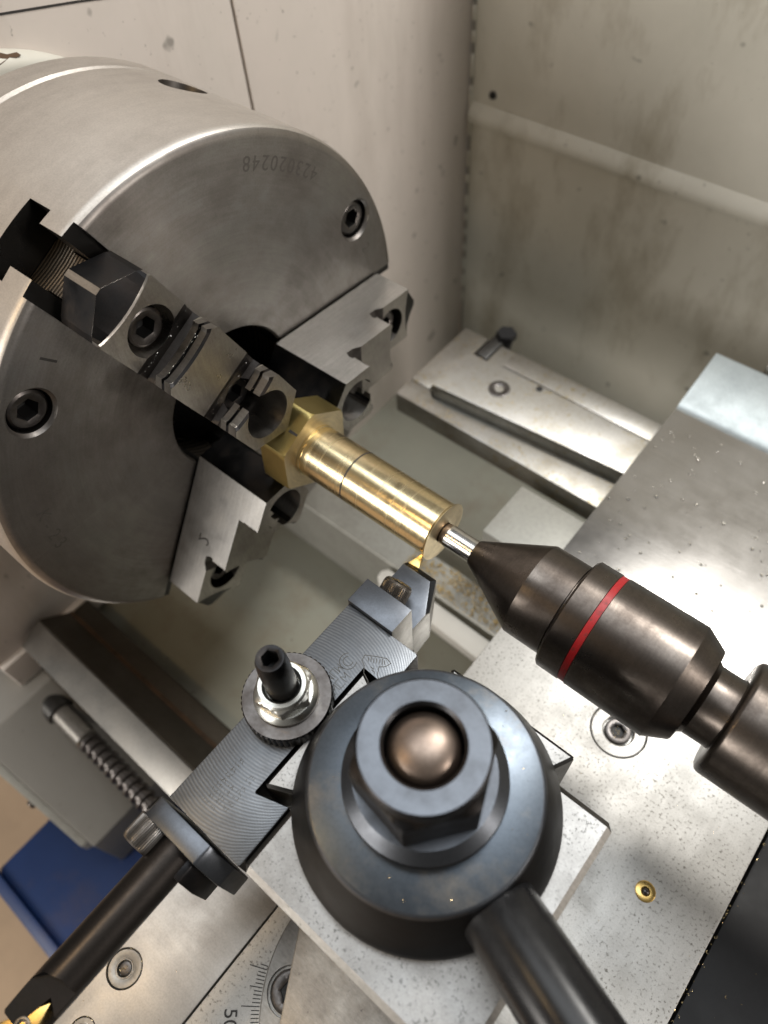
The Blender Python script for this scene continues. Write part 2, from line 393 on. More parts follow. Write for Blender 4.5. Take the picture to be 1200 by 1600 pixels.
# back splash wall: sheet, folded rib, corner weld
sw = empty('splash_wall', (200, 300, -420), 'stained cream painted sheet steel wall with a folded rib, behind the lathe', 'wall')
make('sheet', G().box(-99.5, 620, 300, 304, -420, 230), 'wall_paint', sw)
g = G(); rib = []
for x in (-99, 620):
    rib.append([(x, 299.8, -35.5), (x, 298.6, -37.5), (x, 296.6, -42.0), (x, 295.8, -45.5), (x, 296.6, -48.2), (x, 299.8, -49.4)])
g.loft(rib); make('rib', g, 'wall_paint', sw)
g = G(); z = -200
while z < 220:
    L_ = random.uniform(7, 17); x = -98.6
    g.lathe([(0, .3), (2, 1.3), (L_ - 2, 1.5), (L_, .3)], (x, 298.9, z), (0, 0, 1), 8); z += L_ + random.uniform(3, 9)
make('seam_gap', G().box(-99.45, -97.9, 298.4, 299.95, -239, 229), 'gear_paint', sw)
make('weld_bead', g, 'wall_paint', sw)
make('bolt_head', G().lathe([(0, 2.6), (1.4, 2.2), (1.6, .4)], (-82, 299.7, -28), (0, -1, 0), 16), 'hole_black', sw)

# headstock
hs = empty('headstock', (-120, 0, -420), 'cream painted headstock panels behind the steel chuck', 'headstock')
make('panel', G().box(-112, -100, 119.2, 299.4, -420, 260), 'head_paint', hs, bevel=.8)
make('panel', G().box(-112, -100.3, -140, 118.0, -186, 260), 'head_paint', hs, bevel=.8)
make('backing', G().box(-120, -112.5, -140, 300, -420, 260), 'hole_black', hs)
g = G(); g.frame_prism([(18, 109.8), (47, 104.0), (70, 99), (70, 98.2), (47, 103.2), (18, 109.0)], (-100.25, 0, 0), (0, 1, 0), (0, 0, 1), (1, 0, 0), -.1, .1)
make('panel_joint', g, 'ink', hs)
rg = make('spindle_ring', G().lathe([(-100, 60), (-100, 85), (-98, 84.8), (-95, 83), (-93.5, 80), (-93, 60)], (0, -14, 20), (1, 0, 0), 96), 'ring_paint', hs, ang=40)
ch = [(0, 0), (2.2, .9), (4.5, .4), (7, 1.3), (10.5, 1.0), (11.5, 2.0), (9.5, 2.6), (7.5, 2.2), (5, 3.4), (3, 4.3), (1, 3.2), (-3, 3.0)]
make('paint_chip', G().frame_prism([(a, -b) for a, b in ch], (-97.2, 6, 102.4), (.05, 1, -.25), (-.6, .2, .8), (.8, 0, .6), -.3, .35), 'rust', rg)

# bed
bd = empty('lathe_bed', (100, 0, -200), 'oily lathe bed with rusty front way and pale casting below the chuck', 'lathe bed')
make('casting', G().box(-140, 520, -90, 57, -215, -190), 'pan_paint', bd, bevel=1)
make('rear_pan', G().box(-140, 520, 57.5, 299, -260, -240), 'pan_paint', bd)
def ext(name, poly, x0, x1, mat, parent=bd, **k):
    return make(name, G().loft([[(x0, y, z) for y, z in poly], [(x1, y, z) for y, z in poly]]), mat, parent, **k)
ext('front_way', [(-124, -158), (-108.5, -150), (-108, -190), (-124, -205)], -96, 520, 'way_light', bevel=.6)
ext('way_flank', [(-108.3, -150.5), (-107.5, -150.3), (-93.5, -164), (-93.5, -189.9), (-108.3, -189.9)], -96, 520, 'way_oil_shade', bevel=.4)  # dark reflection of the chuck's underside is put into this colour
ext('rust_seam', [(-94, -163.4), (-93, -164), (-91.5, -165.3), (-92.5, -166.5), (-94.5, -165)], -96, 520, 'rust')
ext('way_flat', [(-93.4, -165.5), (-82.5, -165.5), (-81.3, -166.8), (-81, -189.9), (-93.4, -189.9)], -96, 520, 'way_oil_shade', bevel=.8)  # black oil and the shadow over it, both in the colour
ext('rear_way', [(37.5, -141), (38.5, -140), (56, -139), (57, -140), (57, -189.9), (37.5, -189.9)], -96, 520, 'cast_grey', bevel=.5)
ext('apron_rail', [(-108.2, -190.5), (-81, -190.5), (-81, -330), (-108.2, -330)], -96, 520, 'gear_paint')
ext('end_bracket', [(-140, -165), (-82, -166), (-82, -190), (-140, -190)], -112, -96.5, 'head_paint', bevel=2)

# gearbox with lead screw
gb = empty('feed_gearbox', (-60, -150, -330), 'grey feed gearbox with slanted end cover at the lathe front', 'gearbox')
make('case', G().loft([[(x, -125, z) for x, z in ((-170, -190), (-89, -190), (-19, -250), (-19, -300), (-170, -300))], [(x, -176, z) for x, z in ((-170, -190), (-89, -190), (-19, -250), (-19, -300), (-170, -300))]]), 'gear_paint', gb, bevel=2)
make('front_plate', G().loft([[(x, -176.3, z) for x, z in ((-170, -194), (-88, -194), (-24, -250), (-24, -262), (-170, -262))], [(x, -181, z) for x, z in ((-170, -196), (-88, -196), (-26, -251), (-26, -262), (-170, -262))]]), 'cast_grey', gb, bevel=1)
cap_screw('cover_screw', gb, (-58, -181, -229), (0, -1, 0), 2.6, 2.2, 'screw_dark')
ls = empty('lead_screw', (-20, -134, -205), 'threaded steel lead screw running out of the grey gearbox', 'lead screw')
prof = [(-92, 5.0), (-30.5, 5.0), (-30, 4.4)]
make('bushing', G().lathe([(-92, 8.4), (-73.5, 8.4), (-73, 7.8), (-73, 6.6), (-80, 6.6)], (0, -135.4, -203), (1, 0, 0), 40), 'dark_steel', gb)
make('plain_shank', G().lathe([(-90, 6.4), (-49, 6.4), (-48, 5.2)], (0, -135.4, -203), (1, 0, 0), 40), 'compound_steel', ls)
prof = []; x = -48
while x < 130: prof += [(x, 4.6), (x + 1.0, 4.6), (x + 1.8, 6.3), (x + 3.4, 6.3), (x + 4.2, 4.6)]; x += 5.6
make('thread', G().lathe(prof, (0, -135.4, -203), (1, 0, 0), 40), 'screw_dark', ls)
bt = empty('blue_tray', (-30, -190, -330), 'worn dark blue painted steel tray below the gearbox', 'tray')
make('tray_body', G().box(-80, 160, -232, -110, -330, -300), 'blue_paint', bt, bevel=3)
make('lip', G().loft([[(-81, y, z) for y, z in ((-240, -300), (-232.2, -297), (-232.2, -330), (-240, -330))], [(160, y, z) for y, z in ((-240, -300), (-232.2, -297), (-232.2, -330), (-240, -330))]]), 'blue_paint', bt, bevel=1.5)

# ================================================================== carriage
cs = empty('cross_slide', (185, -75, -95), 'pale speckled steel cross slide under the tool post', 'cross slide')
csb = make('slide_body', G().box(125, 244.5, -210, 41, -100, -75), 'slide_white', cs, bevel=.5)
def csk(name, parent, bodyo, x, y, z, r, fill='screw_dark', ring='slide_white'):
    cut(bodyo, [G().lathe([(-3, r), (-.35, r), (1, r * 1.02)], (x, y, z), (0, 0, 1), 48)])
    sc = make(name, G().lathe([(-2.9, r * .9), (-.9, r * .97), (-.28, r * .90), (-.22, r * .60), (-.30, r * .56), (-.30, r * .50), (-.1, r * .47), (-.1, r * .42), (-1.2, r * .38), (-1.8, r * .1)], (x, y, z), (0, 0, 1), 60,
         rf=lambda h, q, th, i: hexr(q, th) if (q < r * .41 and q > r * .2) else q), ring, parent, ang=20)
    make('socket_fill', G().lathe([(-1.7, r * .33), (-.75, r * .33), (-.6, r * .2), (-.65, r * .02)], (x, y, z), (0, 0, 1), 32), fill, sc)
cut(csb, [G().lathe([(-4, 11.0), (-.35, 11.0), (1, 11.2)], (185.6, 7.6, -75), (0, 0, 1), 64)])
ss = make('slide_screw', G().lathe([(-3.9, 10), (-1.2, 10.75), (-.35, 10.5), (-.2, 10.1), (-.2, 6.3), (-.5, 5.9), (-2.6, 5.7), (-2.6, 1)], (185.6, 7.6, -75), (0, 0, 1), 64), 'slide_white', cs, ang=20)
cap_screw('socket_screw', ss, (185.6, 7.6, -77.6), (0, 0, 1), 5.1, 1.9, 'screw_dark', sock=.5, depth=.8)
np_ = make('oil_nipple', G().lathe([(-1, 3.5), (.25, 3.5), (.45, 3.1), (.45, 1.6), (.1, 1.3)], (220.8, -36.2, -75), (0, 0, 1), 32), 'gold_insert', cs)
make('ball', G().lathe([(0, 1.4), (.45, 1.2), (.8, .8), (.95, .2)], (220.8, -36.2, -75), (0, 0, 1), 24), 'screw_dark', np_)
sb = empty('saddle_plate', (104, -160, -95), 'grey steel plate with recessed screws beside the degree scale', 'plate')
spb = make('plate_body', G().box(87, 124.3, -215, -112, -95, -75.6), 'saddle_steel', sb, bevel=.6)
for x, y in ((97.2, -168.0), (100.5, -188.5)):
    csk('plate_screw', sb, spb, x, y, -75.6, 6.3 if y > -180 else 4.6, 'screw_dark', 'compound_steel')
sv = empty('swivel_base', (178.5, -116.6, -75), 'round grey swivel base with a bolt, below the tool post', 'swivel base')
svb = make('disc', G().lathe([(-74.9, 47), (-72.3, 47), (-72, 46.6)], (178.5, -116.6, 0), (0, 0, 1), 128), 'compound_steel', sv)
cut(svb, [G().lathe([(-74, 7.6), (-60, 7.6)], (146.0, -136.2, 0), (0, 0, 1), 40)])
cap_screw('swivel_bolt', sv, (146.0, -136.2, -74), (0, 0, 1), 6.6, 1.4, 'screw_dark', sock=.5, depth=.9)
g = []
for i in range(34):
    a = math.radians(204 + i * 1.25); r1 = 47.8; r2 = 53.8 if i % 10 == 1 else (52 if i % 5 == 1 else 50.3)
    g.append([(r1 * math.cos(a), r1 * math.sin(a)), (r2 * math.cos(a), r2 * math.sin(a))])
strokes('degree_scale', cs, (178.5, -116.6, -74.96), (1, 0, 0), (0, 1, 0), g, .28, 'ink')
a = math.radians(221.5)
text_part('scale_number', '50', cs, (178.5 + 57.3 * math.cos(a), -116.6 + 57.3 * math.sin(a), -74.95), (-math.sin(a), math.cos(a), 0), (-math.cos(a), -math.sin(a), 0), 6.2, 'ink')
cp = empty('compound_slide', (175, -125, -72), 'dark grey slanted compound slide below the tool post', 'compound slide')
make('slide_block', G().prism([(137, -116), (166, -166), (240, -123), (205, -70)], -71.9, -50.3), 'compound_steel', cp, bevel=.6)
bs = make('black_way_cover', G().box(246, 340, -215, 60, -96, -78), 'rubber_black', None, bevel=1.2)
tag(bs, 'black rubber way cover right of the pale cross slide', 'way cover')

# sheet metal cover
cv = empty('sheet_cover', (200, 120, -90), 'brushed stainless sheet cover with oil drops behind the live center', 'cover')
L_ = []
sec = [(41.5, -74.6), (41.5, -73.6), (168, -73.2)]
for i in range(7):
    a = math.radians(i * 3.2); sec.append((168 + 4.2 * math.sin(a) + i * .35, -73.2 + 3.4 * (1 - math.cos(a)) + i * .02))
def sheet(x0, x1, pts, th, mat, name, parent):
    lo = [(y, z - th) for y, z in reversed(pts)]
    return make(name, G().loft([[(x0, y, z) for y, z in pts + lo], [(x1, y, z) for y, z in pts + lo]]), mat, parent, ang=20)
sheet(125.2, 420, [(41.5, -73.6), (100, -73.5), (168, -73.3), (169.5, -73.2)], .9, 'stainless', 'front_sheet', cv)
sheet(125.6, 420, [(169.6, -73.2), (170.6, -72.3), (171.8, -71.7), (173, -71.3), (209, -65.5), (210, -65.6)], .9, 'pale_sheet', 'rear_sheet', cv)  # rear sheet is paler and bluer than the front one
tag(make('rear_block', G().box(150, 260, 212, 240, -110, -62), 'taper_steel', None, bevel=1.5), 'small pale steel block behind the sheet cover', 'block')

# rear saddle bar and pale block
tag(make('saddle_bar', G().prism([(44, 24), (41, 27), (40.5, 31), (43, 34), (47, 34.5), (124.4, 33), (124.4, 21)], -147, -139), 'rag_white', None, bevel=1), 'pale painted saddle bar along the rear bed way', 'bar')
tag(make('slide_block_rear', G().box(86, 124.6, 58, 92, -150, -88), 'cast_grey', None, bevel=.8), 'pale grey cast block between taper bar and live center', 'block')

# taper turning attachment
tp = empty('taper_attachment', (60, 133, -110), 'grey steel taper turning bar with angled groove by the back wall', 'taper attachment')
make('base_bar', G().box(-3.3, 124.3, 101.2, 166.2, -99, -95), 'cast_grey', tp)
make('front_strip', G().prism([(-3.5, 101), (124.4, 101), (124.4, 118.5), (24, 109.2), (15, 110), (9.5, 114.5), (-3.5, 114.5)], -98.5, -85), 'taper_steel', tp, bevel=.6)
gp = make('guide_plate', G().prism([(-3.5, 114.7), (9.3, 114.7), (9.0, 118.2), (124.4, 127.2), (124.4, 166.4), (-3.5, 166.4)], -98.5, -85), 'taper_steel', tp, bevel=.6)
cut(gp, [G().box(13, 22.5, 151, 170, -105, -80)])
make('raised_strip', G().box(32, 124.4, 153, 166, -84.95, -84.2), 'taper_steel', tp, bevel=.3)
make('clamp_bolt', G().lathe([(-95, 3.5), (-86, 3.5), (-86, 6.0), (-82, 6.0), (-81.4, 5.3)], (20, 174, 0), (0, 0, 1), 24, rf=lambda h, q, th, i: hexr(q, th) if q > 5 else q), 'rubber_black', tp)
make('clamp_bar', G().box(14, 21.5, 152, 180, -95, -84.5), 'dark_steel', tp, bevel=.8)
cap_screw('guide_screw', tp, (40.5, 137.4, -85.4), (0, 0, 1), 6.0, .9, 'screw_dark', sock=.45, depth=.9)
make('dowel_hole', G().lathe([(-85.2, 2), (-84.85, 2)], (58, 150.5, 0), (0, 0, 1), 20), 'hole_black', tp)

# ================================================================== chuck
ck = empty('lathe_chuck', (-40, 0, -100), 'large round steel three jaw chuck gripping the brass hexagon', 'chuck')
prof = [(-69.3, 60), (-69.3, 98.4), (-68.0, 100), (-4.0, 100)]
for i in range(1, 7):
    a = PI / 2 * i / 6; prof.append((-4.0 + 4.0 * math.sin(a), 96.5 + 3.5 * math.cos(a)))
prof += [(0, 60), (0, 30.6), (-1, 29.8), (-50, 29.8), (-50, 5)]
body = make('body', G().lathe(prof, (0, 0, 0), (1, 0, 0), 160), 'chuck_steel', ck, org=(-40, 0, 0))
JA = [115, 235, 355]
def jf(th):
    t = math.radians(th); return Vector((0, math.cos(t), math.sin(t))), Vector((0, -math.sin(t), math.cos(t)))
cuts = []
for th in JA:
    e, n = jf(th)
    pl = [(-22.4, -12.2), (-12.4, -12.2), (-12.4, -7.3), (-2.4, -7.3), (-2.4, -12.6), (6, -12.6), (6, 12.6), (-2.4, 12.6), (-2.4, 7.3), (-12.4, 7.3), (-12.4, 12.2), (-22.4, 12.2)]
    cuts.append(G().frame_prism(pl, (0, 0, 0), (1, 0, 0), n, e, 18, 130))
BA = [(143.0), (24.6), (263.0)]
for b in BA:
    e, n = jf(b); cuts.append(G().lathe([(-14, 7.6), (-1.2, 7.6), (-.01, 8.6), (3, 9.5)], tuple(e * 86.6), (1, 0, 0), 40))
for kth in (62, 182, 302):
    e, n = jf(kth); c0 = Vector((-47, 0, 0)) + e * 80
    cuts.append(G().lathe([(0, 8.5), (30, 8.5)], tuple(c0), tuple(e), 32))
cut(body, cuts)
# barrel keeps its own finish
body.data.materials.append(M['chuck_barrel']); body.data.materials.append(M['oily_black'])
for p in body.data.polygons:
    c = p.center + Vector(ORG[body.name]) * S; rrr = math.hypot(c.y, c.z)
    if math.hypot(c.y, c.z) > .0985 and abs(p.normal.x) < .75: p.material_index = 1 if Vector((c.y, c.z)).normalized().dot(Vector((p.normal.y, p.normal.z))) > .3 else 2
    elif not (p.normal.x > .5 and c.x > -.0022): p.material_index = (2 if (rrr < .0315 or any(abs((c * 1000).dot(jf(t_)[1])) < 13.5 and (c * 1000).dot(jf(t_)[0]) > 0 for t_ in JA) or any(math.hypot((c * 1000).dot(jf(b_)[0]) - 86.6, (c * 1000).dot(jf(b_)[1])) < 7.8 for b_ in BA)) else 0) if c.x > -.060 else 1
make('back_plate', G().lathe([(-84, 40), (-84, 99.6), (-83.4, 100.1), (-71, 100.1), (-69.9, 98.6), (-69.7, 40)], (0, 0, 0), (1, 0, 0), 160), 'chuck_barrel', ck)
make('spindle_bore', G().lathe([(-49.8, 29.7), (-49.6, 29.7)], (0, 0, 0), (1, 0, 0), 64), 'hole_black', ck)
for b in BA:
    e, n = jf(b); cap_screw('face_bolt', ck, tuple(e * 86.6 + Vector((-11, 0, 0))), (1, 0, 0), 7.0, 9.2, 'screw_dark', sock=.56, depth=.8)
# stamped marks
def face_text(s, ang_deg, r, size, flip=False, mat='stamp', dx=.02, spacing=1.0):
    e, n = jf(ang_deg); u, v = (n, -e) if flip else (-n, e)
    return text_part('stamped_mark', s, ck, tuple(e * r + Vector((dx, 0, 0))), tuple(u), tuple(v), size, mat, .03, spacing)
for i, ch_ in enumerate('423020248'): face_text(ch_, 47.5 + i * 2.75, 88.8, 7.0, True)
face_text('1', 131.3, 85.4, 8.5, False, 'ink'); face_text('2', 13.9, 85.7, 6.5)
for i, ch_ in enumerate('K-23'): face_text(ch_, 170.0 + i * 3.6, 86, 7, True)

# jaws
W = 12.7
def jaw_loop(x, ra, chf, bul, pointed=False):
    """outline in (r, n): tip, sides and an outer end at radius ra"""
    pts = [(24.2, -W), (15.7, -.8), (15.7, .8), (24.2, W)]
    if pointed: k = [(ra - 7.6 - .6, W), (ra - 7.6, W - .6)]
    else: k = [(ra - chf, W), (ra, W - chf)]
    m = 9; q = []
    for i in range(m):
        n_ = (W - chf) - 2 * (W - chf) * (i + .5) / m if not pointed else (11.2, 8, 5, 1.1, 0, -1.1, -5, -8, -11.2)[i]
        r_ = ra - bul * (1 - (n_ / W) ** 2) if not pointed else ra - 7.6 * max(0, abs(n_) - 1.1) / (W - 1.1)
        q.append((r_, n_))
    return [(x, r_, n_) for r_, n_ in pts + k + q + [(a, -b) for a, b in reversed(k)]]
def build_jaw(th, first=None):
    e, n = jf(th)
    P3 = lambda l: [tuple(Vector((x, 0, 0)) + e * r + n * s) for x, r, s in l]
    seq = [jaw_loop(1.2, 94.6, 0, 0, True), jaw_loop(1.6, 95.2, 0, 0, True), jaw_loop(16.2, 95.2, 0, 0, True)]
    # scooped chamfer at the outer end, then the first seat
    a = jaw_loop(18.9, 87.5, .6, 1.8); seq.append(a); seq.append(jaw_loop(19.2, 86.9, .6, 1.9))
    seq += [jaw_loop(19.2, 64.2, .8, 1.2), jaw_loop(21.4, 64.2, .8, 1.2),
            jaw_loop(21.6, 65.6, 2.6, 1.6), jaw_loop(24.2, 65.6, 2.6, 1.6), jaw_loop(24.4, 64.5, 1.4, 1.2), jaw_loop(25.3, 64.5, 1.4, 1.2), jaw_loop(25.5, 65.6, 2.6, 1.6), jaw_loop(28.0, 65.6, 2.6, 1.6), jaw_loop(28.7, 64.8, 1.6, 1.6),
            jaw_loop(28.7, 38.9, .8, 1.0), jaw_loop(31.2, 38.9, .8, 1.0),
            jaw_loop(31.4, 40.3, 2.6, 1.4), jaw_loop(33.9, 40.3, 2.6, 1.4), jaw_loop(34.1, 39.2, 1.4, 1.0), jaw_loop(35.0, 39.2, 1.4, 1.0), jaw_loop(35.2, 40.3, 2.6, 1.4), jaw_loop(38.2, 40.3, 2.6, 1.4), jaw_loop(39.0, 39.5, 1.6, 1.4)]
    g = G(); g.loft([P3(l) for l in seq])
    j = make('jaw', g, 'jaw_steel' if th == 115 else 'bright_steel', ck, ang=20)
    cut(j, [G().lathe([(9, 8.5), (30, 8.5)], tuple(e * 74.4), (1, 0, 0), 48), G().lathe([(16, 9.2), (50, 9.2)], tuple(e * 30.3), (1, 0, 0), 48)])
    cut(j, [G().frame_prism([(19.6, 70.6), (17.4, 66.6), (17.4, 63.2), (19.6, 62.0), (21.2, 62.2), (21.2, 66.5)], (0, 0, 0), (1, 0, 0), e, n, -20, 20),
            G().frame_prism([(29.1, 45.6), (26.9, 41.4), (26.9, 38.0), (29.1, 37.0), (31.0, 37.2), (31.0, 41.2)], (0, 0, 0), (1, 0, 0), e, n, -20, 20)])
    if True:
        me = j.data; bm = bmesh.new(); bm.from_mesh(me)
        bmesh.ops.dissolve_limit(bm, angle_limit=math.radians(1.0), verts=bm.verts, edges=bm.edges)
        bmesh.ops.remove_doubles(bm, verts=bm.verts, dist=2e-5)
        es = [e_ for e_ in bm.edges if len(e_.link_faces) == 2 and e_.calc_face_angle(0) > math.radians(38) and e_.is_convex]
        bmesh.ops.bevel(bm, geom=es, offset=.32 * S, segments=1, affect='EDGES', clamp_overlap=True, material=0)
        bm.normal_update(); bm.to_mesh(me); bm.free()
        me.polygons.foreach_set('use_smooth', [True] * len(me.polygons)); me.set_sharp_from_angle(angle=math.radians(12))
    if th != 115:
        # tops and ends are darker than the ground flanks
        j.data.materials.append(M['jaw_steel'])
        for p in j.data.polygons:
            if abs(p.normal.dot(n)) < .8: p.material_index = 1
    # ends, reliefs and bores are blackened, the seats are ground
    j.data.materials.append(M['black_oxide_dark']); bi = len(j.data.materials) - 1; j.data.materials.append(M['oily_black']); j.data.materials.append(M['black_oxide']); j.data.materials.append(M['disc_side']); j.data.materials.append(M['screw_dark'])
    for p in j.data.polygons:
        c = (p.center * 1000) + ORG[j.name]; rad = c.dot(e); s_ = c.dot(n); ne = p.normal.dot(e)
        if (p.area < 3.2e-6 and rad > 79) or (rad > 94.6 and c.x < 16.3 and p.normal.dot(e) > .97): continue
        if rad > 79 and p.normal.x < .987 and abs(p.normal.dot(n)) < .9: p.material_index = bi + 3 if p.normal.x > .3 else bi
        if ne < -.2 and rad < 26: p.material_index = bi  # inward tip faces: shade of the gap to the brass put into the colour
        if abs(p.normal.x) < .9 and (math.hypot(rad - 30.3, s_) < 9.0 or math.hypot(rad - 74.4, s_) < 8.3): p.material_index = bi + 1
        if p.normal.x > .5 and math.hypot(rad - 30.3, s_) < 8.8 and c.x < 17: p.material_index = bi + 1
        for r0, x0, x1 in ((65.5, 16.9, 21.3), (40.5, 26.5, 31.1)):
            if x0 < c.x < x1 and abs(rad - r0) < 4.2 and abs(p.normal.dot(n)) < .8 and not (p.normal.x > .97 and c.x > x0 + 1.6 and rad > r0 + 3.5): p.material_index = bi + 4
        if abs(c.x - 24.85) < .6 and abs(rad - 64.5) < 3 and abs(p.normal.dot(n)) < .8: p.material_index = bi
        if abs(c.x - 34.55) < .6 and abs(rad - 39.2) < 3 and abs(p.normal.dot(n)) < .8: p.material_index = bi
        if (abs(c.x - 28.35) < .3 and abs(rad - 65) < 3 or abs(c.x - 38.6) < .3 and abs(rad - 40) < 3) and abs(p.normal.dot(n)) < .3: p.material_index = bi
    cap_screw('jaw_screw', j, tuple(e * 74.4 + Vector((9.2, 0, 0))), (1, 0, 0), 6.6, 7.4, 'screw_dark', sock=.55, depth=.75)
    cap_screw('jaw_screw', j, tuple(e * 30.3 + Vector((16.2, 0, 0))), (1, 0, 0), 6.6, 6.5, 'black_oxide_dark', sock=.55, depth=.75)
    mj = G().frame_prism([(-22.2, -11.6), (-12.7, -11.6), (-12.7, -6.9), (1.0, -6.9), (1.0, 6.9), (-12.7, 6.9), (-12.7, 11.6), (-22.2, 11.6)], (0, 0, 0), (1, 0, 0), n, e, 32, 85.5)
    make('master_jaw', mj, 'master_jaw', ck, bevel=.4, org=tuple(e * 85.5 + Vector((-10, 0, 0))))
    return j, e, n
jaws = [build_jaw(t) for t in JA]
# number on the lower jaw's flank
j2, e2, n2 = jaws[1]
text_part('jaw_number', '2', j2, tuple(e2 * 57.0 - n2 * (W + .05) + Vector((13.7, 0, 0))), tuple(-e2), (1, 0, 0), 8.5, 'ink', .05)
# black index mark of jaw one's tip
# ================================================================== brass workpiece
bw = empty('brass_workpiece', (60, 0, -18), 'turned brass bar with hexagon head held in the chuck', 'workpiece')
hexp = []
def hx(x, R_, lim): return [(x, min(hexr(R_, th, math.radians(25)), lim) * math.cos(th), min(hexr(R_, th, math.radians(25)), lim) * math.sin(th)) for th in [2 * PI * i / 120 for i in range(120)]]
g = G(); g.loft([hx(32, 18.1, 99), hx(43.9, 18.1, 99), hx(44.5, 18.1, 17.4)])
hh = make('hex_head', g, 'brass_hex', bw, ang=20, org=(60, 0, 0))
hh.data.materials.append(M['brass_face'])
for p in hh.data.polygons:
    if p.normal.x > .9: p.material_index = 1
bar = [(44.4, 10.55), (45.5, 10.55), (45.6, 10.3), (45.7, 10.0), (46.0, 10.0), (46.1, 10.25), (65.7, 10.22), (65.75, 10.05), (66.25, 10.05), (66.3, 10.22), (103.6, 10.25), (104.0, 10.7), (104.5, 11.15), (104.8, 11.2)]
bb = make('bar', G().lathe(bar + [(104.82, 11.1), (104.82, 3.9), (104.0, 3.5), (101, 3.0), (101, .5)], (0, 0, 0), (1, 0, 0), 128), 'brass_bar', bw, ang=18, org=(60, 0, 0))
bb.data.materials.append(M['brass_face']); bb.data.materials.append(M['dome_steel'])
for p in bb.data.polygons:
    if p.normal.x > .95 and p.center.x * 1000 + ORG[bb.name].x > 104: p.material_index = 1
    q_ = p.center * 1000 + ORG[bb.name]
    if q_.x > 100 and math.hypot(q_.y, q_.z) < 3.8: p.material_index = 2
make('marker_line', G().lathe([(65.70, 10.24), (66.30, 10.24)], (0, 0, 0), (1, 0, 0), 128, False, False), 'ink', bb)
e, n = jf(115 - 60 + 60)
make('marker_dash', G().frame_prism([(40.2, -.5), (44.2, -.4), (44.2, .5), (40.2, .6)], (0, 0, 0), (1, 0, 0), n, e, 15.66, 15.72), 'ink', hh)

# ================================================================== live center and quill
lc = empty('live_center', (160, 0, -19), 'brown steel live center with red ring supporting the brass bar', 'live center')
make('tip', G().lathe([(106.9, 3.9), (107.2, 4.15), (118.9, 4.15), (119, 3)], (0, 0, 0), (1, 0, 0), 64), 'polished', lc, ang=25)
make('tip_shoulder', G().lathe([(101.2, .4), (102, 1.3), (104.6, 3.3), (105.6, 3.85), (106.9, 3.9)], (0, 0, 0), (1, 0, 0), 64), 'dome_steel', lc, ang=40)
make('cone', G().lathe([(118.0, 3), (118.1, 4.6), (140.3, 16.15), (140.6, 16.25), (153.4, 16.25), (153.5, 15.2), (154.4, 15.2), (154.5, 10)], (0, 0, 0), (1, 0, 0), 96), 'brown_steel', lc, ang=12)
make('body', G().lathe([(154.2, 12), (154.3, 18.6), (155.0, 19.25), (162.4, 19.25), (162.6, 18.85), (164.7, 18.85), (164.9, 19.25), (190.8, 19.25), (197.6, 15.5), (197.9, 15.0), (197.9, 8)], (0, 0, 0), (1, 0, 0), 96), 'brown_steel', lc, ang=12)
make('red_ring', G().lathe([(162.55, 18.7), (162.6, 19.0), (164.7, 19.0), (164.75, 18.7)], (0, 0, 0), (1, 0, 0), 96), 'red_paint', lc)
make('neck', G().lathe([(197.6, 13.2), (198.4, 12.2), (199.6, 11.4), (206.4, 11.3), (207.2, 11.6), (212, 11.6)], (0, 0, 0), (1, 0, 0), 64), 'brown_steel', lc)
qu = make('tailstock_quill', G().lathe([(206.9, 12.5), (206.9, 17.2), (207.6, 18.2), (208.6, 18.5), (330, 18.5)], (0, 0, 0), (1, 0, 0), 96), 'brown_steel', None, ang=40)
tag(qu, 'plain brown steel tailstock quill at the right edge', 'quill')

# ================================================================== tool post
tp_ = empty('tool_post', (162.8, -83.2, -50), 'square steel quick change tool post with round black clamp', 'tool post')
pb = make('block', G().box(128.3, 197.3, -117.7, -48.7, -50, 8), 'post_white', tp_, bevel=1.7, seg=1, bmat='compound_steel')
make('dovetail', G().prism([(118.6, -99.6), (128.4, -95.0), (128.4, -62), (118.6, -57.4)], -49, 8.3), 'post_white', tp_, bevel=.9, seg=1, bmat='dark_steel')
make('dovetail', G().prism([(138.2, -40.2), (180.4, -40.2), (176.0, -48.8), (142.6, -48.8)], -49, 8.3), 'post_white', tp_, bevel=.9, seg=1, bmat='dark_steel')
CX, CY = 156.0, -75.6
cd = make('clamp_disc', G().lathe([(8.1, 34), (8.2, 35.3), (12.5, 35.2), (13.5, 34.8), (30.4, 29.0), (31.3, 28.5), (31.6, 27.9), (31.6, 10)], (CX, CY, 0), (0, 0, 1), 128), 'disc_side', tp_, ang=28)
cd.data.materials.append(M['disc_blue']); cd.data.materials.append(M['black_oxide'])
for p in cd.data.polygons:
    if p.normal.z > .9: p.material_index = 1  # bluish overhead light put into the top's colour, side kept near black
    elif p.normal.z > .42 and p.center.z * 1000 + ORG[cd.name].z > 30.2: p.material_index = 2
make('washer', G().lathe([(31.5, 12), (31.5, 16.6), (36, 16.6), (36, 12)], (CX, CY, 0), (0, 0, 1), 64), 'black_oxide_dark', tp_)
ph = math.radians(-68)
def nutr(h, q, th, i):
    # th measured in the lathe frame (u = -y.., v): rotate to suit
    return q
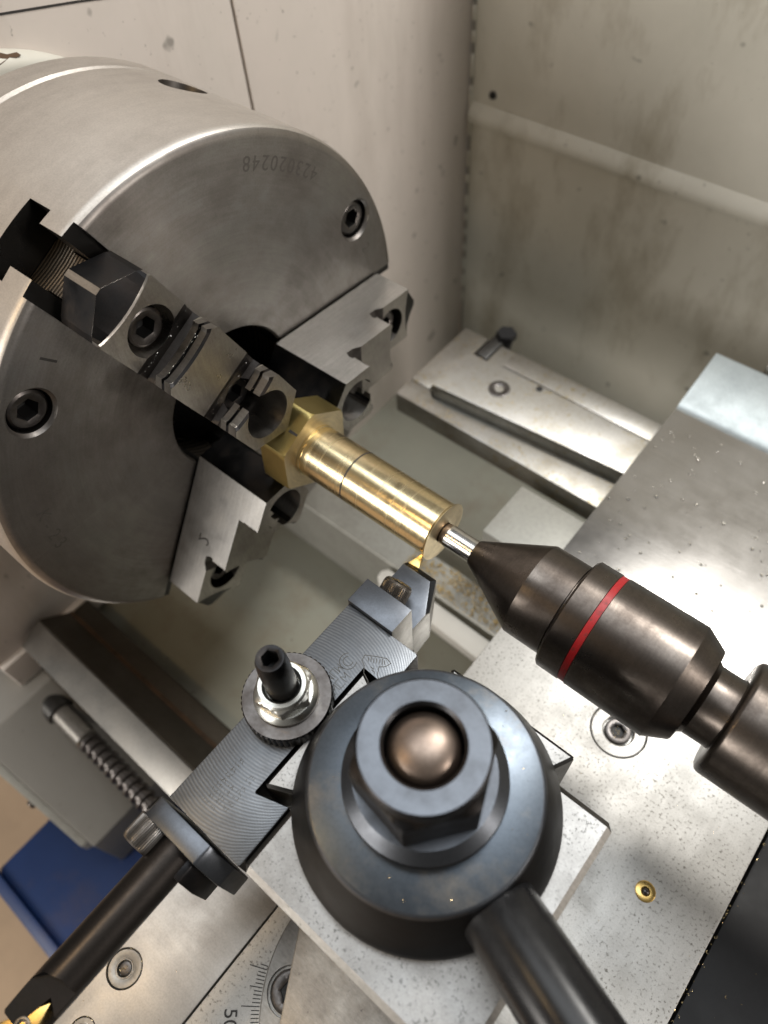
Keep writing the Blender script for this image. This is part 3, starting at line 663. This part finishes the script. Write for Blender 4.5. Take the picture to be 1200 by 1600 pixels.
def hexnut(name, parent, c, z0, fl, hr, z1, cone_top, hole_r, hole_z, mat, phase, chz):
    g = G(); n = 96; loops = []
    def lp(z, f): return [(c[0] + f(phase + 2 * PI * i / n) * math.cos(phase + 2 * PI * i / n), c[1] + f(phase + 2 * PI * i / n) * math.sin(phase + 2 * PI * i / n), z) for i in range(n)]
    H = lambda th: hexr(hr, th, phase)
    for z, r in fl: loops.append(lp(z, lambda th, r=r: max(r, 0)))
    zf = fl[-1][0]
    loops.append(lp(zf + .02, lambda th: min(H(th), fl[-1][1])))
    for z, lim in ((zf + .4, hr), (z1 - chz, hr), (z1 - chz * .8, hr * .965), (z1 - chz * .62, cone_top + .25), (z1 - chz * .55, cone_top), (z1 - .5, cone_top), (z1, cone_top - .5)):
        loops.append(lp(z, lambda th, lim=lim: min(H(th), lim)))
    loops.append(lp(z1, lambda th: hole_r + .7)); loops.append(lp(z1 - .7, lambda th: hole_r)); loops.append(lp(hole_z, lambda th: hole_r))
    g.loft(loops); return make(name, g, mat, parent, ang=22)
nt_ = hexnut('flange_nut', tp_, (CX, CY), 36, [(35.0, 17.5), (35.4, 19.2), (36.6, 19.7), (38.4, 19.5), (41.0, 16.8)], 16.6, 62, 14.3, 8.5, 50, 'black_oxide_dark', ph, 8.0)
nt_.data.materials.append(M['black_oxide'])
for p in nt_.data.polygons:
    if p.normal.z > .8 and p.center.z * 1000 + ORG[nt_.name].z > 50: p.material_index = 1
    if p.normal.z > .15 and p.center.z * 1000 + ORG[nt_.name].z < 42: p.material_index = 1  # flange top lighter: the highlight it catches is put into the colour
dome = [(50.2, 8.05), (58.0, 8.05)]
for i in range(1, 13):
    a = PI / 2 * i / 12; dome.append((58.0 + 4.4 * math.sin(a), max(.05, 8.0 * math.cos(a))))
make('stud_dome', G().lathe(dome, (CX, CY, 0), (0, 0, 1), 64), 'dome_steel', tp_)
ha = math.radians(-18.6); hd = Vector((math.cos(ha), math.sin(ha), math.tan(math.radians(7)))).normalized()
make('handle', G().lathe([(0, 8), (0, 9.0), (1, 9.5), (40, 9.5), (100, 9.2), (101, 8)], tuple(Vector((CX, CY, 17)) + hd * 27), tuple(hd), 64), 'handle_black', tp_)

# ================================================================== tool holder
th_ = empty('tool_holder', (114, -80.5, -32), 'black milled tool holder block clamped left of the tool post', 'tool holder')
hb = make('block', G().box(100.4, 128.0, -118.0, -43.4, -32, 8), 'flycut', th_, bevel=.5, org=(114, -80.5, 8))
cut(hb, [G().prism([(117.9, -102.0), (118.5, -102.4), (129, -99.0), (129, -57), (117.9, -56.6)], -40, 10)])
hb.data.materials.append(M['black_oxide_dark'])
for p in hb.data.polygons:
    if p.normal.z < .95: p.material_index = 1
kn = G(); n = 120
kn.lathe([(8.1, 12.6), (8.5, 13.2), (13.2, 13.2), (13.7, 12.75), (13.7, 5)], (107.9, -78.0, 0), (0, 0, 1), 144, rf=lambda h, q, th, i: q * (1.0 if (i % 3) else .972) if 8.3 < h < 13.5 else q)
kk = make('knurled_collar', kn, 'black_oxide_dark', th_, ang=18)
kk.data.materials.append(M['disc_grey'] if 'disc_grey' in M else M['screw_dark'])
for p in kk.data.polygons:
    if p.normal.z > .7: p.material_index = 1
hexnut('flange_nut', th_, (107.9, -78.0), 13.7, [(13.75, 8.6), (14.0, 9.3), (15.0, 9.3), (15.8, 8.7), (16.4, 8.0)], 8.4, 22.0, 7.2, 4.9, 15, 'zinc', math.radians(-50), 1.6)
cap_screw('height_stud', th_, (107.9, -78.0, 9), (0, 0, 1), 4.45, 31.0, 'black_oxide_dark', sock=.56, depth=.25, n=48)
# engraving on the top
el = []
def wob(pts, k=.12): return [(a + random.uniform(-k, k), b + random.uniform(-k, k)) for a, b in pts]
logo = [(0, 0), (1.2, 3.2), (2.6, 6.2), (4.4, 7.0), (5.0, 5.2), (4.6, 3.4), (7.0, 2.4), (9.4, 2.6), (11.8, 1.2), (12.4, -1.0), (10.6, -1.6), (8.2, -.6), (5.4, -1.4), (3.2, -.8), (1.4, -1.2), (0, 0)]
el.append(logo)
for i in range(7): el.append(wob([(.8 + i * .35, 1 + i * .75), (2.2 + i * .35, .6 + i * .75)], .2))
for i in range(4): el.append(wob([(4.2 + i * .5, 1 + (i % 2) * .6), (4.8 + i * .5, 1.6)], .15))
strokes('engraved_emblem', th_, (115.6, -53.4, 8.0), (.78, -.62, 0), (.62, .78, 0), el, .22, 'engrave')
el = []
cxx = 0
for i in range(6):
    x0 = i * 2.1
    el.append([(x0, 0), (x0, 2.4), (x0 + 1.5, 2.4), (x0 + 1.5, 0)] if i % 2 == 0 else [(x0, 2.4), (x0, 0), (x0 + .8, 1.5), (x0 + 1.5, 0), (x0 + 1.5, 2.4)])
for i in range(5):
    x0 = i * 2.4 - .2
    el.append([(x0 + 1.7, -1), (x0, -1), (x0, -3.6), (x0 + 1.7, -3.6)] if i % 2 else [(x0, -3.6), (x0, -1), (x0 + 1.0, -2.4), (x0 + 1.8, -1), (x0 + 1.8, -3.6)])
for rr in (2.6, 1.5): el.append([(14.6 + rr * math.cos(t), .4 + rr * math.sin(t)) for t in [math.radians(40 + 26 * i) for i in range(11)]])
strokes('engraved_lettering', th_, (113.3, -72.6, 8.0), (0, 1, 0), (-1, 0, 0), el, .2, 'engrave')
el = []
for row, (cnt, off) in enumerate(((9, 0), (5, 0), (7, 2))):
    for i in range(cnt):
        x0 = off + i * 1.7; y0 = -row * 2.9
        for k in range(3): el.append(wob([(x0, y0 + k * .7), (x0 + random.uniform(.5, 1.1), y0 + k * .7 + random.uniform(-.5, .5))], .25))
strokes('engraved_lettering', th_, (109.8, -112.5, 8.0), (0, 1, 0), (-1, 0, 0), el, .15, 'engrave')

# ================================================================== turning tool
tt = empty('turning_tool', (110, -30, -25), 'black turning tool with gold insert touching the brass bar end', 'turning tool')
tb = make('clamp_block', G().box(100.0, 117.9, -43.3, -33.7, -20, 10), 'black_oxide', tt, bevel=.25)
poly = [(100.1, -33.75), (100.1, -16.4), (111.5, -16.3), (118.0, -27.2), (117.9, -33.75)]
loA = [(x, y, -4.0) for x, y in poly]; 
loB = [(x, y, -26.0) for x, y in [(100.1, -33.75), (100.1, -14.6), (111.8, -14.6), (117.6, -24.5), (117.9, -33.75)]]
loC = [(100.1, -33.75, -6.5), (100.1, -13.6, -6.5), (112.2, -13.6, -6.5), (118.0, -24.8, -6.5), (117.9, -33.75, -6.5)]
hd_ = make('tool_head', G().loft([loB, loC, loA]), 'black_oxide', tt, bevel=.25)
for o in (tb, hd_):
    o.data.materials.append(M['bright_steel']); o.data.materials.append(M['black_oxide_dark'])
    for p in o.data.polygons:
        if p.normal.x > .75: p.material_index = 1  # white reflection on the right side put into the colour
        elif p.normal.y > .3 and p.normal.x < .4: p.material_index = 2
make('insert', G().loft([[(101.2, -16, -8), (102.2, -9.9, -7.6), (103.4, -9.8, -7.6), (104.6, -15.5, -8)], [(100.5, -14.4, -5.6), (102.3, -9.3, -4.9), (102.9, -9.25, -4.9), (104.9, -13.4, -5.6), (104.6, -16, -6)][:3] + [(104.9, -14.0, -5.6)]]), 'gold_insert', tt, bevel=.12)
cap_screw('clamp_screw', tt, (107.6, -34.2, .4), (-.05, .84, .5), 5.0, 9.0, 'knurl_steel', knurl=True)

# ================================================================== boring bar
br = empty('boring_bar', (109, -150, -9), 'black round boring bar with gold insert at the lower left', 'boring bar')
brb = make('shank', G().lathe([(0, 5.8), (.01, 6.0), (40, 6.0), (46.5, 5.9), (52.5, 5.6), (53.0, 5.0)], (109.0, -125, -2), (0, -1, 0), 64), 'brown_black', br)
cut(brb, [G().prism([(100, -190), (120, -190), (120, -166.5), (116, -164), (111, -163.6), (106, -165.5), (103.5, -169)], -.3, 12), G().prism([(106, -190), (116, -190), (116, -171), (110.6, -168.6)], -4.5, 12)])
brb.data.materials.append(M['disc_side'])
for p in brb.data.polygons:
    if abs(p.normal.y) < .99 and p.normal.z > .95 and p.center.y * 1000 + ORG[brb.name].y < -160: p.material_index = 1  # cut flats coloured darker to offset the light they reflect
make('insert', G().loft([[(104.6, -180.6, -4.4), (113.8, -178.2, -4.4), (111.2, -170.0, -4.4)], [(104.2, -181, -.6), (114.2, -178.4, -.6), (111.4, -169.2, -.6)]]), 'gold_insert', br, bevel=.4)
cap_screw('insert_screw', br, (109.9, -176.8, -.7), (0, 0, 1), 2.1, .7, 'knurl_steel', sock=.55, depth=.8)
cl = empty('bar_clamp', (110, -125, -22), 'black clamp collar with knurled screw holding the boring bar', 'clamp')
make('collar', G().loft([[(x, y, z) for x, z in ((96, 1.5), (98, 5.6), (101, 6.2), (117.8, 6.2), (119.2, 5.0), (124.2, -3.5), (124.2, -22), (96, -22))] for y in (-119.2, -125.2)]), 'black_oxide', cl, bevel=.5)
make('sleeve', G().loft([[(x, y, z) for x, z in ((100.5, -6), (103, 0), (113, 1.4), (116, .4), (119.3, -6), (119.3, -20), (100.5, -20))] for y in (-125.3, -131.2)]), 'black_oxide_dark', cl, bevel=.5)
cap_screw('clamp_screw', cl, (100.2, -125.1, 1.2), (0, -1, 0), 4.9, 7.6, 'knurl_steel', knurl=True)

# ================================================================== swarf and drops
def chips(name, label, spots, mat, cat='swarf'):
    g = G()
    for x, y, z, s in spots:
        a = random.uniform(0, 2 * PI); k = random.randint(2, 4); r = s * random.uniform(.6, 1.3); wd = s * random.uniform(.25, .5)
        t = random.uniform(.2, 1.2); tilt = random.uniform(-.5, .5); vs = []
        for i in range(k + 1):
            th = a + i * t; px = x + r * math.cos(th); py = y + r * math.sin(th); pz = z + .1 + s * .3 * abs(math.sin(th + tilt)) + i * tilt * .05 * s
            vs += [(px, py, pz), (px * .0 + x + (r - wd) * math.cos(th), y + (r - wd) * math.sin(th), pz + wd * .6)]
        g.add(vs, [(2 * i, 2 * i + 1, 2 * i + 3, 2 * i + 2) for i in range(k)])
    return tag(make(name, g, mat, None), label, cat, kind='stuff')
U = random.uniform
sp = []
for i in range(900): x = U(48, 122); sp.append((x, U(39, 55), -139.4 + (U(0, 1) ** 2) * 2.5, U(.5, 1.3)))
for i in range(160): sp.append((U(0, 122), U(101.5, 109), -84.9, U(.3, .7)))
for i in range(120): sp.append((U(-2, 60), U(116, 164), -84.9, U(.3, .6)))
chips('brass_swarf', 'fine brass swarf scattered on the rear way and taper bar', sp, 'swarf_gold')
sp = []
for i in range(70): sp.append((U(89, 121), U(-205, -118), -75.9, U(.2, .55)))
for (sx_, sy_, sr_) in ((97.2, -168.0, 6.3), (100.5, -188.5, 4.6), (185.6, 7.6, 11)):
    for i in range(46):
        a = U(0, 2 * PI); r = sr_ * random.choice((U(0, .38), U(.93, 1.0))); sp.append((sx_ + r * math.cos(a), sy_ + r * math.sin(a), -75.9 + (.0 if sr_ > 7 else -.2), U(.15, .5)))
for i in range(90): sp.append((U(126, 243), U(-60, 35), -74.9, U(.12, .3)))
for i in range(60): sp.append((U(247, 300), U(-110, 20), -77.9, U(.2, .5)))
for i in range(70): sp.append((U(244.3, 246.4), U(-110, 40), -76.4, U(.25, .6)))
for i in range(24):
    a = U(0, 2 * PI); r = U(20.5, 27.5); sp.append((CX + r * math.cos(a), CY + r * math.sin(a), 31.6, U(.12, .4)))
for i in range(26):
    a = U(0, 2 * PI); r = U(7.6, 8.6); sp.append((CX + r * math.cos(a), CY + r * math.sin(a), 54, U(.2, .45)))
chips('slide_swarf', 'tiny brass chips lying on the carriage and clamp disc', sp, 'chip_brass')
# chips caught in the jaw steps
g = G(); sp = []
e, n = jf(115)
for i in range(120):
    r_, x_ = random.choice(((66.8, 18.0), (65.0, 24.6), (41.5, 27.7)))
    s_ = U(-11.5, 11.5) if r_ > 45 else U(-11, 11)
    q = Vector((x_ + U(0, .8), 0, 0)) + e * (r_ + U(-.6, .6)) + n * s_
    sp.append((q.x, q.y, q.z, U(.10, .26)))
chips('jaw_swarf', 'wet metal chips caught in the steps of the upper left jaw', sp, 'way_light')
# oil drops
g = G()
for i in range(150):
    x, y = U(127, 235), U(45, 166); r = U(.25, .85) * (1 if U(0, 1) > .2 else 1.3)
    g.lathe([(0, r), (r * .22, r * .8), (r * .34, r * .35), (r * .36, .02)], (x, y, -73.45), (0, 0, 1), 10)
dm, nt, p = nodes('oil_drop'); p.inputs['Base Color'].default_value = (.75, .72, .65, 1); p.inputs['Roughness'].default_value = .05; p.inputs['Transmission Weight'].default_value = .9; p.inputs['IOR'].default_value = 1.4; M['oil'] = dm
tag(make('oil_drops', g, 'oil', None), 'small clear oil drops on the stainless sheet cover', 'drops', kind='stuff')
